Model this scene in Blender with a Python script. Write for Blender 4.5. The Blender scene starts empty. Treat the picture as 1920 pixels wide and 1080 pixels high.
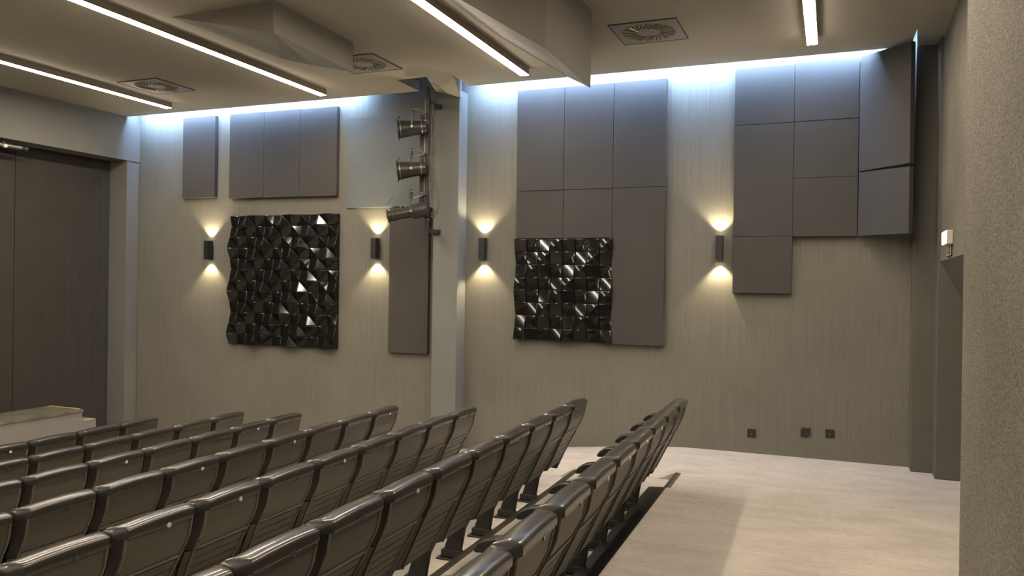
import bpy, bmesh, math, random
from mathutils import Vector, Matrix
random.seed(7)
sc = bpy.context.scene
COL = sc.collection
PI = math.pi
H = 3.838            # ceiling underside
YE = -0.213          # ceiling edge beside the long wall (light cove behind it)

# ------------------------------------------------------------------ materials
def nt(name):
    m = bpy.data.materials.new(name); m.use_nodes = True
    t = m.node_tree; b = t.nodes['Principled BSDF']
    return m, t, b
def plain(name, col, rough=0.6, metal=0.0, coat=0.0, bump=0.0, bscale=200, var=0.0, vscale=3.0, spec=0.5):
    m, t, b = nt(name)
    b.inputs['Base Color'].default_value = (*col, 1)
    b.inputs['Roughness'].default_value = rough
    b.inputs['Metallic'].default_value = metal
    b.inputs['Coat Weight'].default_value = coat
    b.inputs['Coat Roughness'].default_value = 0.08
    b.inputs['Specular IOR Level'].default_value = spec
    tc = t.nodes.new('ShaderNodeTexCoord')
    if var > 0:
        n = t.nodes.new('ShaderNodeTexNoise'); n.inputs['Scale'].default_value = vscale; n.inputs['Detail'].default_value = 5
        t.links.new(tc.outputs['Object'], n.inputs['Vector'])
        r = t.nodes.new('ShaderNodeMapRange'); r.inputs[1].default_value = .3; r.inputs[2].default_value = .7
        r.inputs[3].default_value = 1-var; r.inputs[4].default_value = 1+var
        t.links.new(n.outputs['Fac'], r.inputs[0])
        mx = t.nodes.new('ShaderNodeVectorMath'); mx.operation = 'SCALE'
        mx.inputs[0].default_value = col
        t.links.new(r.outputs[0], mx.inputs['Scale']); t.links.new(mx.outputs[0], b.inputs['Base Color'])
    if bump > 0:
        n = t.nodes.new('ShaderNodeTexNoise'); n.inputs['Scale'].default_value = bscale; n.inputs['Detail'].default_value = 4
        t.links.new(tc.outputs['Object'], n.inputs['Vector'])
        bp = t.nodes.new('ShaderNodeBump'); bp.inputs['Strength'].default_value = bump; bp.inputs['Distance'].default_value = .002
        t.links.new(n.outputs['Fac'], bp.inputs['Height']); t.links.new(bp.outputs[0], b.inputs['Normal'])
    return m
def streaks(name, c1, c2, sc1, sc2, rough=.9, bump=.3, blotch=.12, bdist=.003, sheen=0.0, lo=.35, hi=.65):
    """woven or brushed cloth: two stretched noises mixed, with a broad blotch on top"""
    m, t, b = nt(name)
    tc = t.nodes.new('ShaderNodeTexCoord')
    def noise(scale, s, det=4):
        mp = t.nodes.new('ShaderNodeMapping'); mp.inputs['Scale'].default_value = scale
        n = t.nodes.new('ShaderNodeTexNoise'); n.inputs['Scale'].default_value = s; n.inputs['Detail'].default_value = det
        t.links.new(tc.outputs['Object'], mp.inputs[0]); t.links.new(mp.outputs[0], n.inputs['Vector'])
        return n
    a = noise(*sc1); c = noise(*sc2)
    add = t.nodes.new('ShaderNodeMath'); add.operation = 'ADD'
    t.links.new(a.outputs['Fac'], add.inputs[0]); t.links.new(c.outputs['Fac'], add.inputs[1])
    half = t.nodes.new('ShaderNodeMath'); half.operation = 'MULTIPLY'; half.inputs[1].default_value = .5
    t.links.new(add.outputs[0], half.inputs[0])
    cr = t.nodes.new('ShaderNodeValToRGB')
    cr.color_ramp.elements[0].position = lo; cr.color_ramp.elements[0].color = (*c1, 1)
    cr.color_ramp.elements[1].position = hi; cr.color_ramp.elements[1].color = (*c2, 1)
    t.links.new(half.outputs[0], cr.inputs[0])
    bl = noise((1, 1, 1), 1.3, 3)
    r = t.nodes.new('ShaderNodeMapRange'); r.inputs[1].default_value = .3; r.inputs[2].default_value = .7
    r.inputs[3].default_value = 1-blotch; r.inputs[4].default_value = 1+blotch
    t.links.new(bl.outputs['Fac'], r.inputs[0])
    mx = t.nodes.new('ShaderNodeVectorMath'); mx.operation = 'SCALE'
    t.links.new(cr.outputs[0], mx.inputs[0]); t.links.new(r.outputs[0], mx.inputs['Scale'])
    t.links.new(mx.outputs[0], b.inputs['Base Color'])
    b.inputs['Roughness'].default_value = rough
    b.inputs['Specular IOR Level'].default_value = .2
    b.inputs['Sheen Weight'].default_value = sheen
    bp = t.nodes.new('ShaderNodeBump'); bp.inputs['Strength'].default_value = bump; bp.inputs['Distance'].default_value = bdist
    t.links.new(half.outputs[0], bp.inputs['Height']); t.links.new(bp.outputs[0], b.inputs['Normal'])
    return m
def emit(name, col, s):
    m = bpy.data.materials.new(name); m.use_nodes = True
    t = m.node_tree; t.nodes.clear()
    o = t.nodes.new('ShaderNodeOutputMaterial'); e = t.nodes.new('ShaderNodeEmission')
    e.inputs[0].default_value = (*col, 1); e.inputs[1].default_value = s
    t.links.new(e.outputs[0], o.inputs[0]); return m

WARM = (1.0, .85, .69)
COLD = (.38, .58, 1.0)
M = {}
M['wall']   = streaks('fabric wallcovering', (.138,.133,.110), (.192,.186,.156), ((100,100,1.6),4), ((34,34,.35),3.5), bump=.15, blotch=.07, lo=.34, hi=.66)
M['wallr']  = streaks('coarse woven wallcovering', (.088,.083,.065), (.235,.22,.178), ((2,18,70),2.4), ((2,50,170),1.8), bump=.4, blotch=.16, lo=.38, hi=.62)
M['carpet'] = streaks('pale wool carpet', (.38,.345,.30), (.52,.475,.415), ((1.2,3.0,1),2.0), ((7,16,1),3), bump=.2, blotch=.08, lo=.34, hi=.66)
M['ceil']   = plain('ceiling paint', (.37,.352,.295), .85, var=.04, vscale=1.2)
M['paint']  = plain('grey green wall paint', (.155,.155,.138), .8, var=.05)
M['paintd'] = plain('dark grey trim paint', (.10,.094,.078), .75, var=.05)
M['pillar'] = plain('pillar paint', (.165,.172,.158), .75, var=.04)
M['stagew'] = plain('stage front paint', (.235,.23,.21), .8, var=.05)
M['stage']  = streaks('stage lino', (.10,.095,.07), (.21,.20,.16), ((2,2,2),3), ((9,9,9),3), rough=.45, bump=.05)
M['curtain']= plain('black stage cloth', (.040,.037,.031), .95, bump=.3, bscale=90, var=.08)
M['panel']  = plain('charcoal acoustic felt', (.054,.0505,.044), .9, bump=.25, bscale=260, var=.06, vscale=2.2)
M['panelg'] = plain('light grey acoustic felt', (.125,.14,.14), .9, bump=.2, bscale=260, var=.04)
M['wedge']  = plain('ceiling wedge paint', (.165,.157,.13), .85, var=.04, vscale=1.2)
M['tile']   = plain('glossy black relief tile', (.007,.007,.006), .09, spec=.42)
M['plastic']= plain('glossy seat plastic', (.040,.036,.030), .32, coat=.55)
M['shell']  = plain('satin seat back', (.084,.078,.057), .42, bump=.08, bscale=500)
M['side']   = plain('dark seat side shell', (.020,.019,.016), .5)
M['frame']  = plain('seat back rim', (.14,.128,.10), .34)
M['slat']   = plain('ribbed seat back', (.074,.068,.052), .42)
M['cloth']  = plain('dark seat upholstery', (.035,.033,.030), .85, bump=.3, bscale=400)
M['black']  = plain('black powder coat', (.014,.014,.013), .45)
M['armr']   = plain('black armrest', (.013,.012,.010), .28)
M['badge']  = plain('painted-glint badge', (.72,.70,.64), .3)  # white paints in the badges' glint; plain white on the lighting bar knob
M['badged'] = plain('badge without glint', (.19,.175,.14), .25, metal=.6)
M['metal']  = plain('dark lamp metal', (.045,.043,.036), .38, metal=.3)
M['galv']   = plain('worn steel', (.33,.33,.30), .35, metal=.8)
M['cable']  = plain('grey cable', (.10,.10,.088), .5)
M['vent']   = plain('vent grey', (.24,.225,.19), .5)
M['slot']   = plain('vent slot', (.065,.06,.05), .8)
M['alu']    = plain('tube light housing', (.30,.26,.20), .5)
M['nosing'] = plain('nosing bronze', (.085,.074,.052), .32, metal=.5)
M['tape']   = plain('luminous tape', (.62,.64,.22), .6)
M['socket'] = plain('socket brown', (.022,.019,.016), .35)
M['pale']   = plain('pale plastic', (.60,.52,.43), .5)
M['glow']   = emit('warm tube diffuser', WARM, 22.5)
M['cove']   = emit('cold cove strip', COLD, 62)
M['exit']   = emit('exit lamp face', (.80,.86,1.0), 2.4)
M['lens']   = plain('lamp lens', (.05,.055,.06), .08, coat=.8)
M['picto']  = plain('pale pictogram', (.50,.56,.40), .5)
M['led']    = emit('sconce lamp', (1,.84,.55), 14)

# ------------------------------------------------------------------ mesh helpers
def link(name, bm, mat, parent=None, smooth=False, bevel=0, seg=2, ang=None, harden=True):
    bmesh.ops.recalc_face_normals(bm, faces=bm.faces[:])
    me = bpy.data.meshes.new(name); bm.to_mesh(me); bm.free()
    me.materials.append(mat)
    if smooth or bevel:
        for p in me.polygons: p.use_smooth = True
        me.set_sharp_from_angle(angle=ang if ang is not None else math.radians(38))
    o = bpy.data.objects.new(name, me); COL.objects.link(o)
    if bevel:
        md = o.modifiers.new('bevel', 'BEVEL'); md.width = bevel; md.segments = seg; md.limit_method = 'ANGLE'; md.angle_limit = math.radians(30)
        md.harden_normals = harden
    if parent: o.parent = parent
    return o
def box(bm, x0, x1, y0, y1, z0, z1, mtx=None):
    vs = [bm.verts.new((x, y, z)) for x in (x0, x1) for y in (y0, y1) for z in (z0, z1)]
    if mtx:
        for v in vs: v.co = mtx @ v.co
    for f in ((0,1,3,2),(4,6,7,5),(0,4,5,1),(2,3,7,6),(0,2,6,4),(1,5,7,3)):
        bm.faces.new([vs[i] for i in f])
    return vs
def prism(bm, pts, d, axis='z'):
    """closed polygon (3D points) extruded by vector d"""
    a = [bm.verts.new(p) for p in pts]; b = [bm.verts.new(Vector(p)+Vector(d)) for p in pts]
    n = len(a)
    f1 = bm.faces.new(a); f2 = bm.faces.new(b[::-1])
    for i in range(n): bm.faces.new((a[i], b[i], b[(i+1)%n], a[(i+1)%n]))
    bmesh.ops.triangulate(bm, faces=[f1, f2])
def loft(bm, rings, cap=True):
    vr = [[bm.verts.new(p) for p in r] for r in rings]
    n = len(rings[0])
    for a, b in zip(vr, vr[1:]):
        for i in range(n): bm.faces.new((a[i], a[(i+1)%n], b[(i+1)%n], b[i]))
    if cap: bm.faces.new(vr[0][::-1]); bm.faces.new(vr[-1])
def tube(bm, pts, r, n=8, cap=True):
    pts = [Vector(p) for p in pts]; rings = []
    rad = r if isinstance(r, (list, tuple)) else [r]*len(pts)
    prev = None
    for i, p in enumerate(pts):
        d = (pts[min(i+1, len(pts)-1)] - pts[max(i-1, 0)])
        if d.length < 1e-7: d = prev
        d = d.normalized(); prev = d
        up = Vector((0,0,1)) if abs(d.z) < .95 else Vector((0,1,0))
        a = d.cross(up).normalized(); b = d.cross(a).normalized()
        rings.append([p + (a*math.cos(2*PI*k/n) + b*math.sin(2*PI*k/n))*rad[i] for k in range(n)])
    loft(bm, rings, cap)
def BM(): return bmesh.new()
def tag(o, label=None, cat=None, group=None, kind=None):
    if label: o['label'] = label
    if cat: o['category'] = cat
    if group: o['group'] = group
    if kind: o['kind'] = kind
    return o
def empty(name, loc, rz=0):
    o = bpy.data.objects.new(name, None); COL.objects.link(o); o.location = loc; o.rotation_euler = (0,0,rz)
    o.empty_display_size = .1; return o
def struct(name, bm, mat, **k):
    return tag(link(name, bm, mat, **k), kind='structure')

# ------------------------------------------------------------------ the setting
S = math.tan(math.radians(1.95))           # rows drift slightly off the perpendicular
ROWS = [(-1.122,-2.233,.726), (-2.0,-2.069,.648), (-2.994,-2.172,.52), (-3.937,-1.926,.43),
        (-4.904,-2.141,.323), (-5.822,-1.894,.231), (-6.627,-2.276,.17)]
BH = .79
plat = [r[2]-BH for r in ROWS]
def rx(k, y): return ROWS[k][0] - (y-ROWS[k][1])*S     # row line X at a given Y
edge = lambda k, y: ROWS[k][0] - (y-ROWS[k][1])*.028 - (.185, .240, .225, .22, .22, .22, .22)[k]
YN, YF = -1.20, -16.0
LOW = -1.25
# upper floor beside and behind the last row
bm = BM()
e = lambda y: edge(0, y)
prism(bm, [(e(YN),YN,0),(e(YF),YF,0),(3,YF,0),(3,YN,0)], (0,0,-.3)); box(bm, -1.33, 3, YN, 0, -.3, 0)
struct('floor', bm, M['carpet'])
# sloping aisle by the long wall
bm = BM()
prof = [(-1.33,0),(-1.5,-.002),(-1.7,-.014),(-1.94,-.032),(-2.3,-.066),(-2.67,-.103),(-4,-.243),(-6,-.455),(-8.1,-.68),(-9.4,-.70)]
top = [(x, z) for x, z in prof]
def lin(tab, x):
    for (xa, za), (xb_, zb) in zip(tab, tab[1:]):
        if x >= xb_: return za + (zb-za)*(xa-x)/(xa-xb_)
    return tab[-1][1]
inner = [(-1.33, 0), (-1.37, 0)]
for k in range(7):
    x = edge(k, YN); inner += [(x-.02, ([0]+plat)[k]), (x-.14, plat[k]+.002)]
inner += [(-7.9, -.70), (-9.4, -.70)]
bm = BM(); NX, NY = 150, 10; grid = []
for i in range(NX+1):
    x = -1.33 - 8.07*i/NX; row = []
    for j in range(NY+1):
        v = j/NY; w_ = v**2.2                      # 0 at the wall, 1 at the row ends
        row.append(bm.verts.new((x, YN*v, lin(top, x)*(1-w_) + lin(inner, x)*w_)))
    grid.append(row)
for i in range(NX):
    for j in range(NY): bm.faces.new((grid[i][j], grid[i+1][j], grid[i+1][j+1], grid[i][j+1]))
for i in range(NX):
    a_, b_ = grid[i][-1], grid[i+1][-1]
    bm.faces.new((a_, b_, bm.verts.new((b_.co.x, b_.co.y, LOW)), bm.verts.new((a_.co.x, a_.co.y, LOW))))
struct('floor', bm, M['carpet'], smooth=True, ang=math.radians(40))
# platforms stepping down to the stage
for k in range(7):
    bm = BM(); z = plat[k]
    x0 = lambda y: edge(k, y) + (.0 if k else 0)
    x1 = (lambda y: edge(k+1, y)) if k < 6 else (lambda y: -7.6)
    prism(bm, [(x0(YN),YN,z),(x0(YF),YF,z),(x1(YF),YF,z),(x1(YN),YN,z)], (0,0,LOW-z))
    struct('floor', bm, M['carpet'])
bm = BM(); prism(bm, [(-7.6,YN,-.70),(-7.6,YF,-.70),(-9.4,YF,-.70),(-9.4,YN,-.70)], (0,0,-.4)); struct('floor', bm, M['carpet'])
# bronze nosing on the edge of every platform
ht = [0] + plat[:6]
for k in range(7):
    bm = BM(); z = ht[k]
    YB = -1.74 if k == 0 else YF
    for a, b, h0, h1 in ((-.004,.030,-.03,.006),(.036,.046,-.001,.004)):
        prism(bm, [(edge(k,YN)+a, YN, z+h1),(edge(k,YB)+a, YB, z+h1),(edge(k,YB)+b, YB, z+h1),(edge(k,YN)+b, YN, z+h1)], (0,0,h0-h1))
    struct('trim_%d' % (k+1), bm, M['nosing'])

# black board added to fill the dark band behind the rearmost row
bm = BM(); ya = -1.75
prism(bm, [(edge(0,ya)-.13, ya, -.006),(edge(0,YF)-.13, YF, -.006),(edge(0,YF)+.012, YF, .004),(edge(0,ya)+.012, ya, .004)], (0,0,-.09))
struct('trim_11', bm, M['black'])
# long wall (Y = 0), thickness behind it
bm = BM(); box(bm, -8.98, .583, 0, .3, -1.4, 4.6); struct('wall_back', bm, M['wall'])
# right corner: two painted returns, then the doorway wall
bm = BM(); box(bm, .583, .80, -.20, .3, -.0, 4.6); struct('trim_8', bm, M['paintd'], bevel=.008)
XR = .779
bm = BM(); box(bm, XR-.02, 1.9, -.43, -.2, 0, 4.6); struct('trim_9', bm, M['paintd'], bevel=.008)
bm = BM(); box(bm, XR, XR+.30, -1.95, -.43, 1.89, 4.6); box(bm, XR, XR+.30, -4.3, -1.95, 0, 4.6)
struct('wall_right', bm, M['wallr'])
# vestibule beyond the doorway: sloping soffit, far wall
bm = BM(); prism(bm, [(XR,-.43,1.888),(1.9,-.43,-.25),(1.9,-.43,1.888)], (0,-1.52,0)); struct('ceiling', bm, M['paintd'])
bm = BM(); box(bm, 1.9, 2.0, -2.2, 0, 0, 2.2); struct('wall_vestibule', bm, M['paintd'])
# nearest wall beside the camera
bm = BM(); box(bm, .485, .90, -16, -4.3, 0, 4.6); struct('wall_near', bm, M['wallr'])
# opposite side of the hall
bm = BM(); box(bm, -11, 3, -16.3, -16, -1.4, 4.6); struct('wall_front', bm, M['wall'])

# ceiling slab with its notch round the pillar and the slot beside the right wall
bm = BM()
cp = [(-8.98,YE),(-4.515,-.186),(-4.50,-.709),(-4.13,-.72),(-3.841,-.689),(-3.865,YE),(.541,YE),(.541,-.40),(.552,-.80),(.578,-.37),(.60,-.20),(3,-.20),(3,-16),(-8.98,-16)]
prism(bm, [(x,y,H) for x, y in cp], (0,0,.11)); struct('ceiling', bm, M['ceil'])
bm = BM(); box(bm, -11, 3, -16, .3, 4.45, 4.6); struct('ceiling', bm, M['paint'])
# soffit piece dropping to the pillar
bm = BM()
q = [(-4.13,-.72,H),(-3.841,-.689,H),(-3.972,-.20,H-.128),(-4.292,-.20,H-.028)]
a = [bm.verts.new(p) for p in q]; b = [bm.verts.new((p[0],p[1],H+.11)) for p in q]
bm.faces.new(a); bm.faces.new(b[::-1])
for i in range(4): bm.faces.new((a[i], b[i], b[(i+1)%4], a[(i+1)%4]))
struct('ceiling', bm, M['ceil'])
# pillar
bm = BM(); box(bm, -4.295, -3.984, -.215, 0.0, -1.2, H-.03); struct('trim_10', bm, M['pillar'], bevel=.006)

# proscenium wall: header, jamb strip, return
XL = -8.98
bm = BM(); box(bm, XL-.30, XL, -16, 0, 3.25, 4.6); box(bm, XL-.40, XL-.012, -.2, .3, -1.2, 3.25)
struct('wall_left', bm, M['paint'])
bm = BM(); box(bm, -11, XL-.02, -16, .2, 4.0, 4.1); struct('ceiling', bm, M['curtain'])
bm = BM(); box(bm, -9.8, -9.5, -16, .3, -1.2, 4.6); struct('wall_stage', bm, M['curtain'])
# stage
t = empty('stage_platform', (-9.0,-1.09,-.70)); tag(t, 'low pale grey stage block with dark lino top and side steps beside the curtained opening', 'stage')
def sub(o, *a): return [v - w for v, w in zip(a, o.location)]
def lbox(bm, par, x0,x1,y0,y1,z0,z1):
    L = par.location; box(bm, x0-L.x, x1-L.x, y0-L.y, y1-L.y, z0-L.z, z1-L.z)
bm = BM(); lbox(bm, t, -9.27,-8.70,-9,-1.085,-.70,-.015); link('stage_body', bm, M['stagew'], t)
bm = BM(); lbox(bm, t, -9.275,-8.685,-9.01,-1.078,-.015,.022); link('stage_top', bm, M['stage'], t, bevel=.004)
bm = BM(); lbox(bm, t, -9.27,-8.70,-1.085,-.885,-.70,-.125); link('step', bm, M['stagew'], t)
bm = BM(); lbox(bm, t, -9.27,-8.74,-1.10,-1.08,.018,.026); link('edge_tape', bm, M['tape'], t)
bm = BM(); lbox(bm, t, -8.725,-8.695,-1.075,-.905,-.126,-.120); link('edge_tape', bm, M['tape'], t)

# stage curtains (flat black cloths hung on a rail)
def curtain(y0, y1, x, label):
    bm = BM(); n = 90; pts = []
    for i in range(n+1):
        y = y0 + (y1-y0)*i/n
        pts.append((x + .0015*math.sin(i*.9) + .002*math.sin(i*.37), y))
    for i in range(n):
        (xa, ya), (xb, yb) = pts[i], pts[i+1]
        vs = [bm.verts.new(p) for p in ((xa,ya,-.70),(xb,yb,-.70),(xb,yb,3.35),(xa,ya,3.35))]; bm.faces.new(vs)
    bmesh.ops.remove_doubles(bm, verts=bm.verts[:], dist=1e-5)
    bmesh.ops.solidify(bm, geom=bm.faces[:], thickness=.012)
    o = link('stage_curtain', bm, M['curtain'], smooth=True); tag(o, label, 'curtain', 'black cloths behind the stage opening')
curtain(-1.56, -.203, -9.30, 'flat black stage curtain filling the opening beside the long wall')
curtain(-9.0, -1.575, -9.29, 'black stage curtain cut off by the left frame edge behind the stage block')

# ------------------------------------------------------------------ cove light strips behind the ceiling edge
for x0, x1, lab in ((-8.9,-4.53,'cold white cove light strip over the wall near the stage'),(-3.83,.53,'cold white cove light strip over the wall right of the pillar')):
    bm = BM(); box(bm, x0, x1, YE+.004, YE+.022, H+.045, H+.075)
    tag(link('cove_light_strip', bm, M['cove']), lab, 'light strip', 'cove lights along the wall')

# ------------------------------------------------------------------ ceiling tube lights
tubes = [(-7.774,-.673,-5.2, 'shortest looking warm linear ceiling light nearest the stage opening', 0),
         (-5.527,-.609,-5.2, 'long warm linear ceiling light crossing the ceiling, second from the stage', 0),
         (-3.027,-.668,-5.2, 'warm linear ceiling light beside the large white-edged ceiling wedge near the pillar', 0),
         (-.277,-.796,-5.2, 'warm linear ceiling light nearest the doorway, seen end on', 0)]
tubes += [(x, -7.6, -14.6, None, 1) for x in (-7.7,-5.4,-2.9,-.15)]  # unseen tubes added for the light they give from the far half
for x, ya, yb, lab, far in tubes:
    t = empty('linear_ceiling_light', (x, ya, H)); L = ya-yb
    tag(t, lab or 'added unseen warm linear ceiling light over the far half of the hall', 'ceiling light', 'linear ceiling lights')
    t.rotation_euler.z = math.radians(.7)
    w = .045
    bm = BM(); box(bm, -w, w, -L, 0, -.050, 0); box(bm, -w, -w+.003, -L, 0, -.0665, -.050); box(bm, w-.003, w, -L, 0, -.0665, -.050); box(bm, -w+.003, w-.003, -.003, 0, -.0665, -.050); box(bm, -w+.003, w-.003, -L, -L+.003, -.0665, -.050); link('housing', bm, M['alu'], t, bevel=.003)
    bm = BM(); box(bm, -w+.003, w-.003, -L+.004, -.004, -.0700, -.050); link('diffuser', bm, M['glow'], t)

# ------------------------------------------------------------------ faceted ceiling wedges
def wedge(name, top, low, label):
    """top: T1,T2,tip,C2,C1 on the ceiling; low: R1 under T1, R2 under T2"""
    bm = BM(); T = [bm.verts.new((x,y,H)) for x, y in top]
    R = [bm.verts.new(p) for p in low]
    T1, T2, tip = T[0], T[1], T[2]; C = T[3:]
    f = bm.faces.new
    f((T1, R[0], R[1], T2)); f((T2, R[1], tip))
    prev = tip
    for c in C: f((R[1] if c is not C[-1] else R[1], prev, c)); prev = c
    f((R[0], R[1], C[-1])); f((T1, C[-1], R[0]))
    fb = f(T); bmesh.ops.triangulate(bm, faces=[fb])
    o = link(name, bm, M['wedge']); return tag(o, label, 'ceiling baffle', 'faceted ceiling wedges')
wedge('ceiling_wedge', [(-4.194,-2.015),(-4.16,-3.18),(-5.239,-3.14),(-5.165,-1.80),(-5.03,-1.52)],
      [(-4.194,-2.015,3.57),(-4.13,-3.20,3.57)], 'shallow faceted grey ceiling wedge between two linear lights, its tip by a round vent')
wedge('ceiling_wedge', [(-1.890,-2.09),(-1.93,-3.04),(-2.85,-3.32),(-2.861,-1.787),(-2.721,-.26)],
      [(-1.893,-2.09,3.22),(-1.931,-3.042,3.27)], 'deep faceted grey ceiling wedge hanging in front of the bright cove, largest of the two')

# ------------------------------------------------------------------ swirl vents
def vent(cx, cy, label):
    t = empty('ceiling_vent', (cx, cy, H)); tag(t, label, 'vent', 'square swirl vents in the ceiling')
    s = .283
    bm = BM(); box(bm, -s, s, -s, s, -.008, 0); link('face_plate', bm, M['vent'], t, bevel=.003)
    bm = BM()
    box(bm, -s-.006, s+.006, -s-.006, -s, -.010, 0); box(bm, -s-.006, s+.006, s, s+.006, -.010, 0)
    box(bm, -s-.006, -s, -s, s, -.010, 0); box(bm, s, s+.006, -s, s, -.010, 0)
    link('shadow_gap', bm, M['slot'], t)
    for k in range(32):
        a = 2*PI*k/32; bm = BM()
        m = Matrix.Rotation(a, 4, 'Z') @ Matrix.Translation((.165,0,0)) @ Matrix.Rotation(.45, 4, 'Z')
        box(bm, -.070, .070, -.0055, .0055, -.0098, -.0075, m); link('slot', bm, M['slot'], t)
        if k % 2 == 0:
            bm = BM(); m2 = m @ Matrix.Translation((0,.009,0)) @ Matrix.Rotation(.5, 4, 'X')
            box(bm, -.066, .066, -.004, .004, -.016, -.006, m2); link('vane', bm, M['galv'] if k % 10 == 0 else M['vent'], t)
    bm = BM(); tube(bm, [(0,0,-.006),(0,0,-.0092)], .045, 20); link('hub', bm, M['vent'], t, smooth=True)
vent(-1.58, -1.42, 'square swirl air vent in the ceiling right of the deep wedge')
vent(-4.49, -1.39, 'square swirl air vent in the ceiling half hidden by the shallow wedge')
vent(-7.24, -1.38, 'square swirl air vent in the ceiling between the two leftmost linear lights')

# ------------------------------------------------------------------ acoustic panels on the long wall
def panel(x0, x1, z0, z1, t, label, mat='panel', grp=None):
    g = .0015
    bm = BM(); box(bm, x0+g, x1-g, -t, -.0005, z0+g, z1-g)
    o = link('acoustic_panel', bm, M[mat], bevel=.004); return tag(o, label, 'acoustic panel', grp or 'charcoal acoustic panels on the long wall')
panel(-8.152,-7.603, 2.727,3.795, .06, 'narrow charcoal acoustic panel standing alone nearest the stage')
panel(-7.365,-6.815, 2.70,3.792, .06, 'charcoal panel at the left end of the wide block above the larger relief tile wall')
panel(-6.815,-6.26, 2.695,3.788, .06, 'charcoal panel in the middle of the wide block above the larger relief tile wall')
panel(-6.26,-5.712, 2.69,3.782, .06, 'charcoal panel at the right end of the wide block above the larger relief tile wall')
panel(-5.589,-4.50, 2.538,3.635, .022, 'thin light grey acoustic panel behind the spotlight pole', 'panelg', 'light grey panel')
panel(-4.965,-4.437, .817,2.53, .05, 'tall narrow charcoal panel left of the pillar, below the spotlights')
c = [-3.351,-2.801,-2.255,-1.697]
panel(c[0],c[1], 2.668,3.780, .06, 'charcoal panel, upper left of the block right of the pillar')
panel(c[1],c[2], 2.668,3.780, .06, 'charcoal panel, upper middle of the block right of the pillar')
panel(c[2],c[3], 2.668,3.780, .06, 'charcoal panel, upper right of the block right of the pillar')
panel(c[0],c[1], 2.146,2.668, .055, 'square charcoal panel on top of the left half of the smaller relief tile wall')
panel(c[1],c[2], 2.146,2.668, .055, 'square charcoal panel on top of the right half of the smaller relief tile wall')
panel(c[2],c[3], 1.025,2.668, .06, 'tall charcoal panel along the right side of the smaller relief tile wall')
d = [-1.019,-.457,.119]
panel(d[0],d[1], 3.247,3.812, .06, 'charcoal panel, top left corner of the stepped block near the doorway')
panel(d[1],d[2], 3.250,3.820, .062, 'scuffed charcoal panel, top middle of the stepped block near the doorway')
panel(d[0],d[1], 2.146,3.247, .06, 'tall charcoal panel beside the last wall sconce in the stepped block')
panel(d[1],d[2], 2.703,3.250, .06, 'charcoal panel, middle of the second column of the stepped block near the doorway')
panel(d[1],d[2], 2.138,2.703, .064, 'charcoal panel, bottom of the second column of the stepped block near the doorway')
panel(d[0],d[1], 1.585,2.146, .06, 'lowest charcoal panel of the stepped block, hanging below the others')
def skew(z0, z1, tw, label):
    a = Vector((.123,-.062)); b = Vector((.522,-.50)); n = Vector(((b-a).y, -(b-a).x)).normalized()*-.05
    bm = BM()
    pts = [(a.x,a.y,z0),(b.x,b.y,z0-.006+tw),(b.x,b.y,z1-.020+tw),(a.x,a.y,z1)]
    prism(bm, pts, (n.x,n.y,0)); o = link('acoustic_panel', bm, M['panel'], bevel=.003)
    tag(o, label, 'acoustic panel', 'charcoal acoustic panels on the long wall')
skew(2.745, 3.822, .004, 'upper charcoal panel angled across the corner by the doorway')
skew(2.140, 2.738, -.004, 'lower charcoal panel angled across the corner by the doorway')

# ------------------------------------------------------------------ glossy relief tile walls
def relief(x0, z1, n, cell, label, tiles):
    t = empty('relief_tile_wall', (x0, 0, z1-n*cell)); tag(t, label, 'wall decoration', 'glossy relief tile walls')
    big = n == 12
    hcl = [1.0, .26, .0, .36] if big else [1.0, .52, .0, .40]
    def hh(c, r):
        base = hcl[(c+r+(1 if n == 12 else 0)) % 4]
        return (.030 + .088*base*(.93 if (c % 2) else 1.0)) if big else (.045 + .062*(base*(.86 if (c % 2) else 1.0)))
    for tr in range(n//4):
        for tc_ in range(n//4):
            bm = BM()
            for r in range(tr*4, tr*4+4):
                for cc in range(tc_*4, tc_*4+4):
                    z_t = (n-r)*cell; z_b = z_t-cell; xa = cc*cell; xb = xa+cell
                    g = .0012
                    P = {}
                    for nm, (ci, ri, x, z) in dict(tl=(cc,r,xa+g,z_t-g), tr=(cc+1,r,xb-g,z_t-g), bl=(cc,r+1,xa+g,z_b+g), br=(cc+1,r+1,xb-g,z_b+g)).items():
                        P[nm] = (x, -hh(ci, ri), z)
                    k = (cc+r+(1 if n == 12 else 0)) % 4
                    # each cell is tipped a little on its own, so the rows meet in small ledges
                    dz = (.004, -.003, .002, -.004)[k]
                    vs = {nm: bm.verts.new((p[0], p[1]+(dz if nm[0] == 't' else -dz), p[2])) for nm, p in P.items()}
                    mid = .5*(xa+xb), .5*(z_t+z_b)
                    bk = [bm.verts.new((x, -.003, z)) for x, z in ((xa+g,z_t-g),(xb-g,z_t-g),(xb-g,z_b+g),(xa+g,z_b+g))]
                    if k in ((1, 3) if big else (0, 2)): fs = (('tl','bl','br'),('tl','br','tr'))
                    else: fs = (('tl','bl','tr'),('tr','bl','br'))
                    for f in fs: bm.faces.new([vs[q_] for q_ in f])
                    ring = [vs['tl'],vs['tr'],vs['br'],vs['bl']]
                    for i in range(4): bm.faces.new((ring[i], ring[(i+1)%4], bk[(i+1)%4], bk[i]))
                    bm.faces.new(bk)
            o = link('relief_tile', bm, M['tile'], t, bevel=.0075, seg=3, ang=math.radians(62), harden=False)
relief(-7.345, 2.478, 12, .1380, 'larger square wall piece of glossy black faceted relief tiles between two sconces', 9)
relief(-3.352, 2.142, 8, .1386, 'smaller square wall piece of glossy black faceted relief tiles set under charcoal panels', 4)

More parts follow.
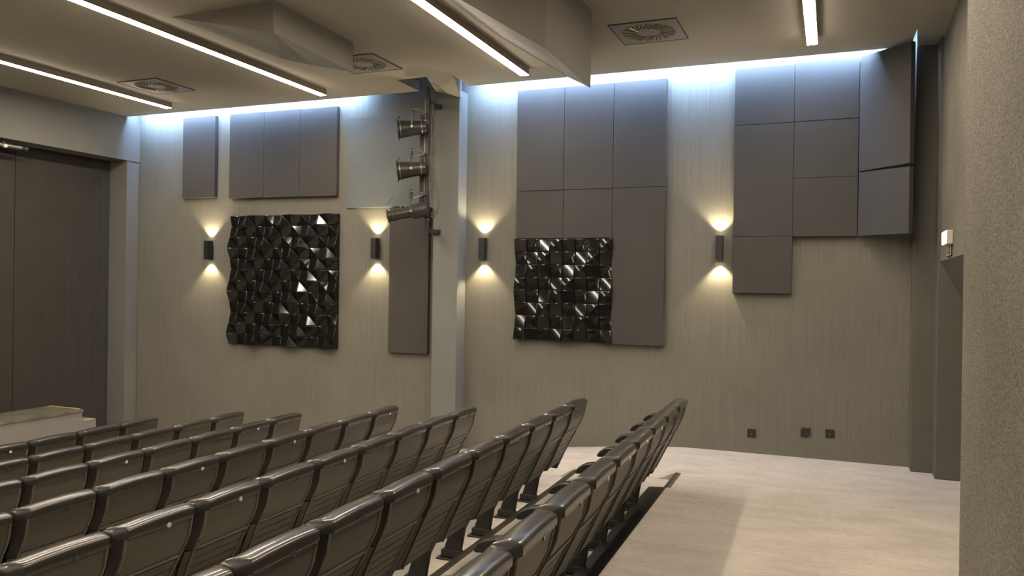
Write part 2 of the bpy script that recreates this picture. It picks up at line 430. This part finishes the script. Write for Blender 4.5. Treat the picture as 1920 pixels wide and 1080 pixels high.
# ------------------------------------------------------------------ wall sconces
SC = [(-7.690,2.035,'black up and down wall sconce nearest the stage, left of the larger relief tiles'),
      (-5.150,2.046,'black up and down wall sconce between the larger relief tiles and the pillar'),
      (-3.745,2.035,'black up and down wall sconce just right of the pillar'),
      (-1.146,2.030,'black up and down wall sconce beside the stepped panel block near the doorway')]
for x, z, lab in SC:
    t = empty('wall_sconce', (x, 0, z)); tag(t, lab, 'wall lamp', 'black up and down wall sconces')
    w, hh_ = .034, .122
    bm = BM()
    for a, b_, c_, d_ in ((-w,w,-.108,-.102),(-w,-w+.004,-.102,-.02),(w-.004,w,-.102,-.02),(-w,w,-.024,-.018)):
        box(bm, a, b_, c_, d_, -hh_, hh_)
    link('body', bm, M['black'], t)
    bm = BM(); box(bm, -.028, .028, -.018, -.001, -.05, .05); link('wall_mount', bm, M['black'], t)
    for s in (1,-1):
        bm = BM(); tube(bm, [(0,-.062,s*.088),(0,-.062,s*.092)], .024, 16); link('lamp', bm, M['led'], t, smooth=True)
        L = bpy.data.lights.new('sconce_beam', 'SPOT'); L.energy = 8.5; L.color = (1,.80,.50)
        L.spot_size = math.radians(100); L.spot_blend = .55; L.shadow_soft_size = .012
        o = bpy.data.objects.new('sconce_beam', L); COL.objects.link(o); o.parent = t
        o.location = (0,-.062,s*.128); o.rotation_euler = (PI if s > 0 else 0, 0, 0)

# ------------------------------------------------------------------ wall sockets
def socket(x, z, s, label, blank=False):
    t = empty('wall_socket' if not blank else 'blank_plate', (x, 0, z)); tag(t, label, 'socket' if not blank else 'wall plate', None if blank else 'dark wall sockets')
    bm = BM(); box(bm, -s, s, -.012, -.001, -s, s); link('cover_plate', bm, M['socket'], t, bevel=.003)
    if not blank:
        bm = BM(); tube(bm, [(0,-.011,-.004),(0,-.016,-.004)], .022, 20); link('socket_insert', bm, M['black'], t, smooth=True)
        bm = BM(); tube(bm, [(0,-.015,-.006),(0,-.018,-.006)], .006, 10); link('contact', bm, M['galv'], t, smooth=True)
    else:
        for a, b_ in ((-1,1),(1,-1)):
            bm = BM(); tube(bm, [(a*s*.78,-.011,b_*s*.78),(a*s*.78,-.0145,b_*s*.78)], .006, 10); link('screw', bm, M['galv'], t, smooth=True)
socket(-.816, .200, .041, 'dark square wall socket near the floor, left of the blank plate')
socket(-.314, .249, .046, 'dark blank square wall plate with two screws near the floor', True)
socket(-.095, .256, .041, 'dark square wall socket near the floor, right of the blank plate')

# ------------------------------------------------------------------ exit lamp and exit sign over the doorway
t = empty('exit_lamp', (XR, -1.15, 2.05)); tag(t, 'small lit white box lamp on the wall above the doorway', 'exit lamp')
bm = BM(); box(bm, -.045, -.001, -.135, .135, -.054, .054); link('body', bm, M['pale'], t, bevel=.004)
bm = BM(); box(bm, -.052, -.044, -.128, .128, -.049, .049); link('light_panel', bm, M['exit'], t, bevel=.002)
t = empty('exit_sign', (XR, -1.10, 1.955)); tag(t, 'small dark sign with pale door and figure pictograms under the lit box lamp', 'sign')
bm = BM(); box(bm, -.008, -.001, -.14, .14, -.046, .046); link('sign_plate', bm, M['black'], t)
bm = BM()
for y0, y1, z0, z1 in ((-.135,.135,.034,.040),(-.135,.135,-.040,-.034),(-.135,-.123,-.040,.040),(.123,.135,-.040,.040)): box(bm, -.010,-.007, y0,y1,z0,z1)
link('border', bm, M['pale'], t)
for oy in (-.075, .06):
    bm = BM(); box(bm, -.010,-.007, oy-.035, oy+.035, -.028, .028); link('picture_field', bm, M['picto'], t)
    bm = BM(); tube(bm, [(-.009,oy,.018),(-.0115,oy,.018)], .007, 10)
    m = Matrix.Translation((-.0105,oy,0)) @ Matrix.Rotation(.35, 4, 'X'); box(bm, -.001,.001,-.006,.006,-.012,.012, m)
    m = Matrix.Translation((-.0105,oy-.008,-.016)) @ Matrix.Rotation(-.6, 4, 'X'); box(bm, -.001,.001,-.004,.004,-.012,.010, m)
    m = Matrix.Translation((-.0105,oy+.009,-.016)) @ Matrix.Rotation(.7, 4, 'X'); box(bm, -.001,.001,-.004,.004,-.012,.010, m)
    link('running_figure', bm, M['black'], t)

# ------------------------------------------------------------------ spotlight pole
PX, PY = -4.25, -.45
t = empty('lighting_pole', (PX, PY, 2.1)); tag(t, 'dark vertical lighting pole bracketed to the pillar, holding three spotlights', 'pole')
bm = BM(); box(bm, -.019, .019, -.02, .02, .0, 1.70); link('pole', bm, M['metal'], t, bevel=.004)
bm = BM(); box(bm, -.092, -.040, -.015, .012, .42, 1.49); link('channel', bm, M['metal'], t, bevel=.003)
bm = BM(); box(bm, -.032, -.024, -.02, .0, .5, 1.56); link('cable_rail', bm, M['galv'], t)
for z in (1.53, .12):
    bm = BM(); box(bm, -.03, .03, .0, .24, z-.02, z+.02); box(bm, -.04,.05, .225,.235, z-.03,z+.03); link('wall_bracket', bm, M['metal'], t)
for z in (.24, .33):
    bm = BM(); tube(bm, [(-.03,-.02,z),(.045,-.02,z)], .008); link('clamp_bolt', bm, M['galv'], t, smooth=True)
AX = Vector((-.87,-.49,0))
def lathe_axis(bm, o, ax, prof, n=28):
    ax = ax.normalized(); up = Vector((0,0,1)); a = ax.cross(up).normalized(); b = a.cross(ax).normalized()
    loft(bm, [[o + ax*s + (a*math.cos(2*PI*k/n)+b*math.sin(2*PI*k/n))*r for k in range(n)] for s, r in prof])
def yoke(t, cen, ax, rad, toph):
    side = ax.cross(Vector((0,0,1))).normalized()
    bm = BM()
    for s in (-1, 1):
        p = cen + side*s*(rad+.008); m = Matrix.Translation(p)
        tube(bm, [p, p+Vector((0,0,toph))], .009, 4)
    tube(bm, [cen+side*(rad+.008)+Vector((0,0,toph)), cen-side*(rad+.008)+Vector((0,0,toph))], .010, 4)
    link('yoke', bm, M['metal'], t)
    for s in (-1, 1):
        bm = BM(); p = cen + side*s*(rad+.004); tube(bm, [p, p+side*s*.035], .014, 12); link('tilt_knob', bm, M['galv'], t, smooth=True)
    c0 = cen+Vector((0,0,toph))
    bm = BM(); box(bm, c0.x-.016, c0.x+.016, c0.y-.012, c0.y+.012, c0.z-.02, c0.z+.075); link('hanging_plate', bm, M['metal'], t, bevel=.002)
    bm = BM()
    e_ = Vector((-.03, 0, .0)) + Vector((0,0,c0.z+.035))
    tube(bm, [c0+Vector((.0,-.014,.01)), c0+Vector((.04,-.01,-.02)), Vector((-.02,-.03,c0.z+.03))], .008, 8)
    tube(bm, [c0+Vector((.0,-.014,.055)), c0+Vector((.05,-.012,.05)), Vector((.0,-.028,c0.z+.035))], .007, 8)
    tube(bm, [(-.03,-.03,c0.z+.02),(-.03,-.03,c0.z+.05)], .014, 10)
    link('hook_clamp', bm, M['galv'], t, smooth=True)
def par(z, label, r=.098):
    t = empty('spotlight', (PX, PY, z)); tag(t, label, 'spotlight', 'spotlights on the pole')
    rear = Vector((.02,-.06,-.015)); ax = (AX+Vector((0,0,-.13))).normalized()
    bm = BM(); lathe_axis(bm, rear, ax, [(0,.045),(.012,.066),(.05,.070),(.30,r),(.315,r)]); link('can', bm, M['metal'], t, smooth=True)
    bm = BM(); lathe_axis(bm, rear, ax, [(.312,r+.004),(.315,r+.022),(.322,r+.022),(.325,r+.004)]); link('filter_flange', bm, M['metal'], t, smooth=True)
    bm = BM(); lathe_axis(bm, rear, ax, [(.326,r-.012),(.334,r*.5)]); link('lens', bm, M['lens'], t, smooth=True)
    for s in (.06, .29):
        bm = BM(); lathe_axis(bm, rear, ax, [(s-.004,.073+.113*(s-.05)),(s+.004,.0745+.113*(s-.05))]); link('band', bm, M['galv'], t, smooth=True)
    tip = rear+ax*.318+Vector((0,0,r+.02))
    bm = BM(); tube(bm, [tip, tip+Vector((.02,0,.028))], .006, 6); link('filter_catch', bm, M['metal'], t)
    yoke(t, rear+ax*.17, ax, .092, .155)
par(3.365, 'topmost black can spotlight on the lighting pole, aimed at the stage')
par(2.915, 'middle black can spotlight on the lighting pole, aimed at the stage')
t = empty('spotlight', (PX, PY, 2.45)); tag(t, 'lowest spotlight on the pole, slim barrel profile type tilted downward', 'spotlight', 'spotlights on the pole')
rear = Vector((.05,-.07,.005)); ax = (AX+Vector((0,0,-.22))).normalized()
bm = BM(); lathe_axis(bm, rear, ax, [(0,.05),(.02,.078),(.16,.085),(.19,.072),(.20,.06)]); link('lamp_housing', bm, M['metal'], t, smooth=True)
bm = BM(); lathe_axis(bm, rear, ax, [(.20,.058),(.36,.058),(.362,.066),(.40,.066),(.402,.058),(.43,.060)]); link('barrel', bm, M['metal'], t, smooth=True)
bm = BM(); lathe_axis(bm, rear, ax, [(.43,.063),(.432,.076),(.448,.076),(.45,.063)]); link('filter_flange', bm, M['metal'], t, smooth=True)
bm = BM(); lathe_axis(bm, rear, ax, [(.451,.052),(.456,.03)]); link('lens', bm, M['lens'], t, smooth=True)
for s, l in ((.24,.04),(.30,.04),(.17,.05)):
    p = rear+ax*s+Vector((0,0,.05)); bm = BM(); tube(bm, [p, p+Vector((-.012,0,l))], .006, 6); link('shutter_handle', bm, M['galv'], t)
bm = BM(); tube(bm, [rear+ax*.43+Vector((0,0,.07)), rear+ax*.44+Vector((-.02,0,.13)), rear+ax*.36+Vector((-.03,0,.19))], .0035, 6); link('safety_wire', bm, M['metal'], t)
yoke(t, rear+ax*.19, ax, .085, .17)
# loose cables looping down beside the pole
def smoothpts(pts, n=6):
    P = [Vector(p) for p in pts]; out = []
    for i in range(len(P)-1):
        p0, p1, p2, p3 = P[max(i-1,0)], P[i], P[i+1], P[min(i+2,len(P)-1)]
        for k in range(n):
            u = k/n
            out.append(.5*((2*p1)+(p2-p0)*u+(2*p0-5*p1+4*p2-p3)*u*u+(-p0+3*p1-3*p2+p3)*u**3))
    return out+[P[-1]]
CB = [([(-4.20,3.60),(-4.17,3.40),(-4.19,3.15),(-4.155,3.05),(-4.19,2.98),(-4.20,2.7),(-4.19,2.50)], 'grey cable running down from the topmost spotlight'),
      ([(-4.23,3.35),(-4.19,3.25),(-4.20,3.0),(-4.13,2.85),(-4.09,2.55),(-4.13,2.40),(-4.19,2.48)], 'grey cable with the widest sagging loop beside the pillar'),
      ([(-4.23,2.93),(-4.16,2.88),(-4.14,2.72),(-4.11,2.62),(-4.12,2.46),(-4.20,2.40)], 'grey cable running down from the middle spotlight'),
      ([(-4.22,2.87),(-4.19,2.75),(-4.21,2.60),(-4.17,2.50),(-4.155,2.40),(-4.17,2.36)], 'short grey cable hanging close beside the pole'),
      ([(-4.20,3.78),(-4.185,3.6),(-4.195,3.4),(-4.185,3.2),(-4.20,3.0)], 'thin grey cable rising to the ceiling slot above the spotlights'),
      ([(-4.22,2.42),(-4.17,2.47),(-4.13,2.42),(-4.16,2.35),(-4.21,2.38),(-4.17,2.43)], 'coiled grey cable end beside the lowest spotlight')]
for i, (pts, lab) in enumerate(CB):
    bm = BM(); tube(bm, smoothpts([(x, PY-.02+.03*math.sin(i*2+j), z) for j, (x, z) in enumerate(pts)]), .0055, 6)
    tag(link('cable', bm, M['cable'], smooth=True), lab, 'cable', 'spotlight cables')

# light bar under the header at the stage opening
t = empty('lighting_bar', (-9.06,-2.0,3.18)); tag(t, 'grey horizontal lighting bar tucked under the header at the left frame edge', 'lighting bar')
bm = BM(); tube(bm, [(0,-3,.0),(0,.33,0)], .024, 14); link('bar', bm, M['galv'], t, smooth=True)
bm = BM(); tube(bm, [(0,.33,0),(0,.345,0),(0,.36,0),(0,.375,0),(0,.39,0),(0,.41,0)], [.030,.030,.020,.020,.028,.028], 14); link('end_fitting', bm, M['metal'], t, smooth=True)
bm = BM(); tube(bm, [(.02,.11,-.01),(.05,.11,-.012)], .022, 12); link('clamp_knob', bm, M['badge'], t, smooth=True)
bm = BM(); box(bm, -.012,.012,.09,.13,.0,.07); link('hanger', bm, M['metal'], t)

# ------------------------------------------------------------------ theatre seats
def rrect(cx, hw, x0, x1, z, r=.012, n=3):
    """rounded rectangle ring in the xy plane at height z (x0 front, x1 back), half width hw"""
    pts = []
    for (px, py, a0) in ((x1-r, hw-r, 0), (x0+r, hw-r, PI/2), (x0+r, -hw+r, PI), (x1-r, -hw+r, 1.5*PI)):
        for k in range(n+1):
            a = a0 + PI/2*k/n; pts.append((px+r*math.cos(a), py+r*math.sin(a), z))
    return pts
def xb(z):
    pr = [(.79,0),(.66,-.026),(.55,-.082),(.235,-.236),(.1,-.30)]
    for (za, xa), (zb, xb_) in zip(pr, pr[1:]):
        if z >= zb: return xa + (xb_-xa)*(za-z)/(za-zb)
    return pr[-1][1]
def strip(bm, y0, y1, z0, z1, d0, d1, hwf=None, n=3):
    """raised strip following the back profile, y0..y1 at the top and optionally shifted at the bottom"""
    rings = []
    for i in range(n+1):
        z = z1 + (z0-z1)*i/n
        a, b = (y0, y1) if hwf is None else hwf(z)
        rings.append([(xb(z)+d0, a, z), (xb(z)+d1, a, z), (xb(z)+d1, b, z), (xb(z)+d0, b, z)])
    loft(bm, rings)
def hw(z): return .236 if z > .55 else .236 - (.55-z)*.13
def make_seat(white):
    t = empty('theatre_seat', (0,0,0))
    # moulded shell of the backrest, flared from the narrow back face to the wide padded front
    def ring(z, d0=-.062, d1=-.004, dw=.034):
        f, bk = hw(z), hw(z)-dw
        x0, x1 = xb(z)+d0, xb(z)+d1; r = .006
        return [(x0,-f,z),(x0+.018,-f-.001,z),(x1-r,-bk-.004,z),(x1,-bk+r,z),(x1,bk-r,z),(x1-r,bk+.004,z),(x0+.018,f+.001,z),(x0,f,z)]
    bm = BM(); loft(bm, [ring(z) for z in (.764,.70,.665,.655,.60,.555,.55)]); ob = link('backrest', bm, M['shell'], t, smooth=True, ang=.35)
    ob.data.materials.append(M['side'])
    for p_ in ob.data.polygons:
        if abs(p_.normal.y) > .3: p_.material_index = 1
    # ribbed lower shell with side rails
    bm = BM(); loft(bm, [ring(z, -.045, -.010, .02) for z in (.548,.45,.35,.245)])
    for i in range(6):
        z1 = .540 - i*.048
        strip(bm, 0, 0, z1-.0435, z1, -.012, -.0055, lambda z: (-hw(z)+.040, hw(z)-.040), 1)
    link('ribbed_lower_back', bm, M['slat'], t, smooth=True, ang=.35)
    # raised rim round the upper panel, running down both sides
    bm = BM()
    for q in (-1, 1): strip(bm, 0, 0, .245, .757, -.008, .002, lambda z, q=q: tuple(sorted((q*(hw(z)-.030), q*(hw(z)-.041)))), 12)
    strip(bm, -.198, .198, .748, .757, -.006, .002, n=1)
    strip(bm, -.190, .190, .549, .566, -.006, .002, n=1)
    link('rim', bm, M['frame'], t, bevel=.0015)
    # rolled glossy head: soft sloping top, tight rear edge, short rear band flush with the panel
    sec = [(-.100,.722),(-.108,.752),(-.105,.778),(-.092,.797),(-.072,.808),(-.045,.811),(-.016,.807),(-.003,.802),(.003,.796),(.006,.788),(.006,.768),(.003,.760),(-.003,.757),(-.03,.745)]
    bm = BM(); rings = []
    ys = [-.2375,-.2365,-.2335,-.228,-.220,-.211,-.203,-.1995,-.198,-.18,-.12,-.06,0]
    ys = ys + [-y for y in ys[-2::-1]]
    for y in ys:
        v = abs(y); k = min(1.0, max(0.0, (v-.198)/.0395))       # 0 on the straight part, 1 at the end
        back = .048*k; drop = .026*(1-math.sqrt(max(0, 1-k*k)))  # flare forward, round over the shoulder
        arch = .009*(1-(y/.2375)**2)
        rings.append([(x-back*(1 if x > -.06 else max(0, (x+.108)/.048)), y, z+arch*(1 if z > .775 else 0)-drop*(1 if z > .75 else .3)) for x, z in sec])
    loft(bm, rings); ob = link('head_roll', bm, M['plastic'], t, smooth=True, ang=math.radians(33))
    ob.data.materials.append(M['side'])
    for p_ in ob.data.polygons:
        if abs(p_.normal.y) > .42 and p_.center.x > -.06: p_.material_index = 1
    # number badge
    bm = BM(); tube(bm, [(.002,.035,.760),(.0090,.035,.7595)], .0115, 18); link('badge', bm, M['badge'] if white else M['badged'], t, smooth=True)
    for s in (-1, 1):
        bm = BM(); z = .60; tube(bm, [(xb(z)-.002,s*(hw(z)-.0355),z),(xb(z)+.0045,s*(hw(z)-.0355),z)], .004, 8); link('screw', bm, M['black'], t)
    # upholstered front pad
    bm = BM(); rings = []
    for z, d in ((.30,.0),(.33,.02),(.5,.035),(.66,.03),(.74,.015),(.755,0)): rings.append(rrect(0, .215, xb(z)-.068-d, xb(z)-.050, z, .01))
    loft(bm, rings); link('back_cushion', bm, M['cloth'], t, smooth=True, ang=1.2)
    # tipped up seat cushion
    bm = BM(); rings = []
    for z, a, b in ((.27,-.33,-.29),(.29,-.355,-.275),(.40,-.335,-.235),(.55,-.265,-.175),(.62,-.225,-.150),(.635,-.205,-.165)): rings.append(rrect(0, .205, a, b, z, .012))
    loft(bm, rings); link('seat_cushion', bm, M['cloth'], t, smooth=True, ang=1.2)
    bm = BM(); tube(bm, [(-.26,-.235,.29),(-.26,.235,.29)], .014, 10); link('pivot_bar', bm, M['black'], t, smooth=True)
    add_side(t, -.25)
    return t
def add_side(t, y, hang=False):
    # armrest: domed top, beaked front, narrow neck
    P = [(-.115,.655),(-.19,.668),(-.26,.669),(-.303,.660),(-.337,.640),(-.357,.612),(-.347,.601),(-.321,.604),(-.303,.590),(-.290,.560),(-.145,.570)]
    bm = BM(); prism(bm, [(x, y-.034, z) for x, z in P], (0,.068,0)); link('armrest', bm, M['armr'], t, bevel=.009, seg=3)
    if hang:
        P = [(-.14,.58),(-.285,.57),(-.30,.42),(-.345,.28),(-.35,.185),(-.275,.175),(-.225,.28),(-.17,.42)]
        bm = BM(); prism(bm, [(x, y-.016, z) for x, z in P], (0,.032,0)); link('side_panel', bm, M['black'], t, bevel=.010, seg=3)
        return
    P = [(-.14,.58),(-.285,.57),(-.30,.42),(-.335,.28),(-.42,.03),(-.30,.03),(-.27,.20),(-.235,.27),(-.17,.42)]
    bm = BM(); prism(bm, [(x, y-.016, z) for x, z in P], (0,.032,0)); link('side_panel', bm, M['black'], t, bevel=.005)
    bm = BM(); box(bm, -.455,-.265, y-.045,y+.045, .0,.012); box(bm, -.43,-.29,y-.022,y+.022,.012,.06); link('foot', bm, M['black'], t, bevel=.004)
    bm = BM(); tube(bm, [(-.28,y-.03,.012),(-.28,y-.03,.018)], .008, 8); link('bolt', bm, M['galv'], t)
def dup(root, loc, rz):
    r = root.copy(); COL.objects.link(r); r.location = loc; r.rotation_euler = (0,0,rz)
    for ch in root.children:
        c = ch.copy(); COL.objects.link(c); c.parent = r
        for g in ch.children:
            d_ = g.copy(); COL.objects.link(d_); d_.parent = c
    return r
ORD = ['first','second','third','fourth','fifth','sixth','seventh','eighth','ninth','tenth','eleventh','twelfth','thirteenth','fourteenth']
ROWN = ['rearmost row','second row from the back','third row from the back','fourth row from the back','third row from the stage','second row from the stage','row nearest the stage']
CNT = [12,11,11,10,9,8,6]
GLINTS = {(0,5),(0,3),(0,4),(1,6),(2,4),(2,7),(2,6),(3,0),(4,1),(3,5),(6,3),(4,4),(3,3),(0,2)}  # seats whose badge has a glint painted into its colour
protos = {}
used = set()
RZ = math.radians(1.95)
# the camera's view direction decides nothing here: the same seats are simply counted from the wall end
for k in range(7):
    for j in range(CNT[k]):
        w = (k, j) in GLINTS
        yc = ROWS[k][1] + .20 - .5*j*math.cos(RZ)
        loc = (rx(k, yc), yc, plat[k])
        end = j == 0
        key = (w, end)
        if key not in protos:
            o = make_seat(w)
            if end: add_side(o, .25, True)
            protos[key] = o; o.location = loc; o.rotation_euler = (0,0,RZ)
        else:
            o = dup(protos[key], loc, RZ)
        bad = 'with a painted-glint badge, ' if w else ''
        tag(o, ('theatre seat with painted-glint badge, %s from the wall, in %s' if w else 'dark glossy theatre seat, %s from the wall, in %s') % (ORD[j], ROWN[k]), 'theatre seat', 'theatre seats in seven rows')

# ------------------------------------------------------------------ world, exposure, camera
w = bpy.data.worlds.new('World'); sc.world = w; w.use_nodes = True
w.node_tree.nodes['Background'].inputs[0].default_value = (.9,.85,.75,1); w.node_tree.nodes['Background'].inputs[1].default_value = .0
vs = sc.view_settings
sc.display_settings.display_device = 'sRGB'
vs.view_transform = 'Standard'; vs.look = 'None'; vs.gamma = 1; vs.use_curve_mapping = False; vs.exposure = 2.03
cd = bpy.data.cameras.new('Camera'); cam = bpy.data.objects.new('Camera', cd); COL.objects.link(cam)
cd.sensor_width = 36; cd.lens = 1508.0145586920721*36/1920; cd.clip_start = .02; cd.clip_end = 100
F = [[0.9247186, -0.0140974, 0.3803903], [0.3803789, -0.0035834, -0.9248238], [0.0144007, 0.9998942, 0.0020487]]
mt = Matrix(F).to_4x4(); mt.translation = Vector((0,-8.286871737389664,1.62)); cam.matrix_world = mt
sc.camera = cam
sc.cycles.use_denoising = True
sc.cycles.max_bounces = 8; sc.cycles.diffuse_bounces = 5; sc.cycles.caustics_reflective = False; sc.cycles.caustics_refractive = False
sc.cycles.sample_clamp_indirect = 4
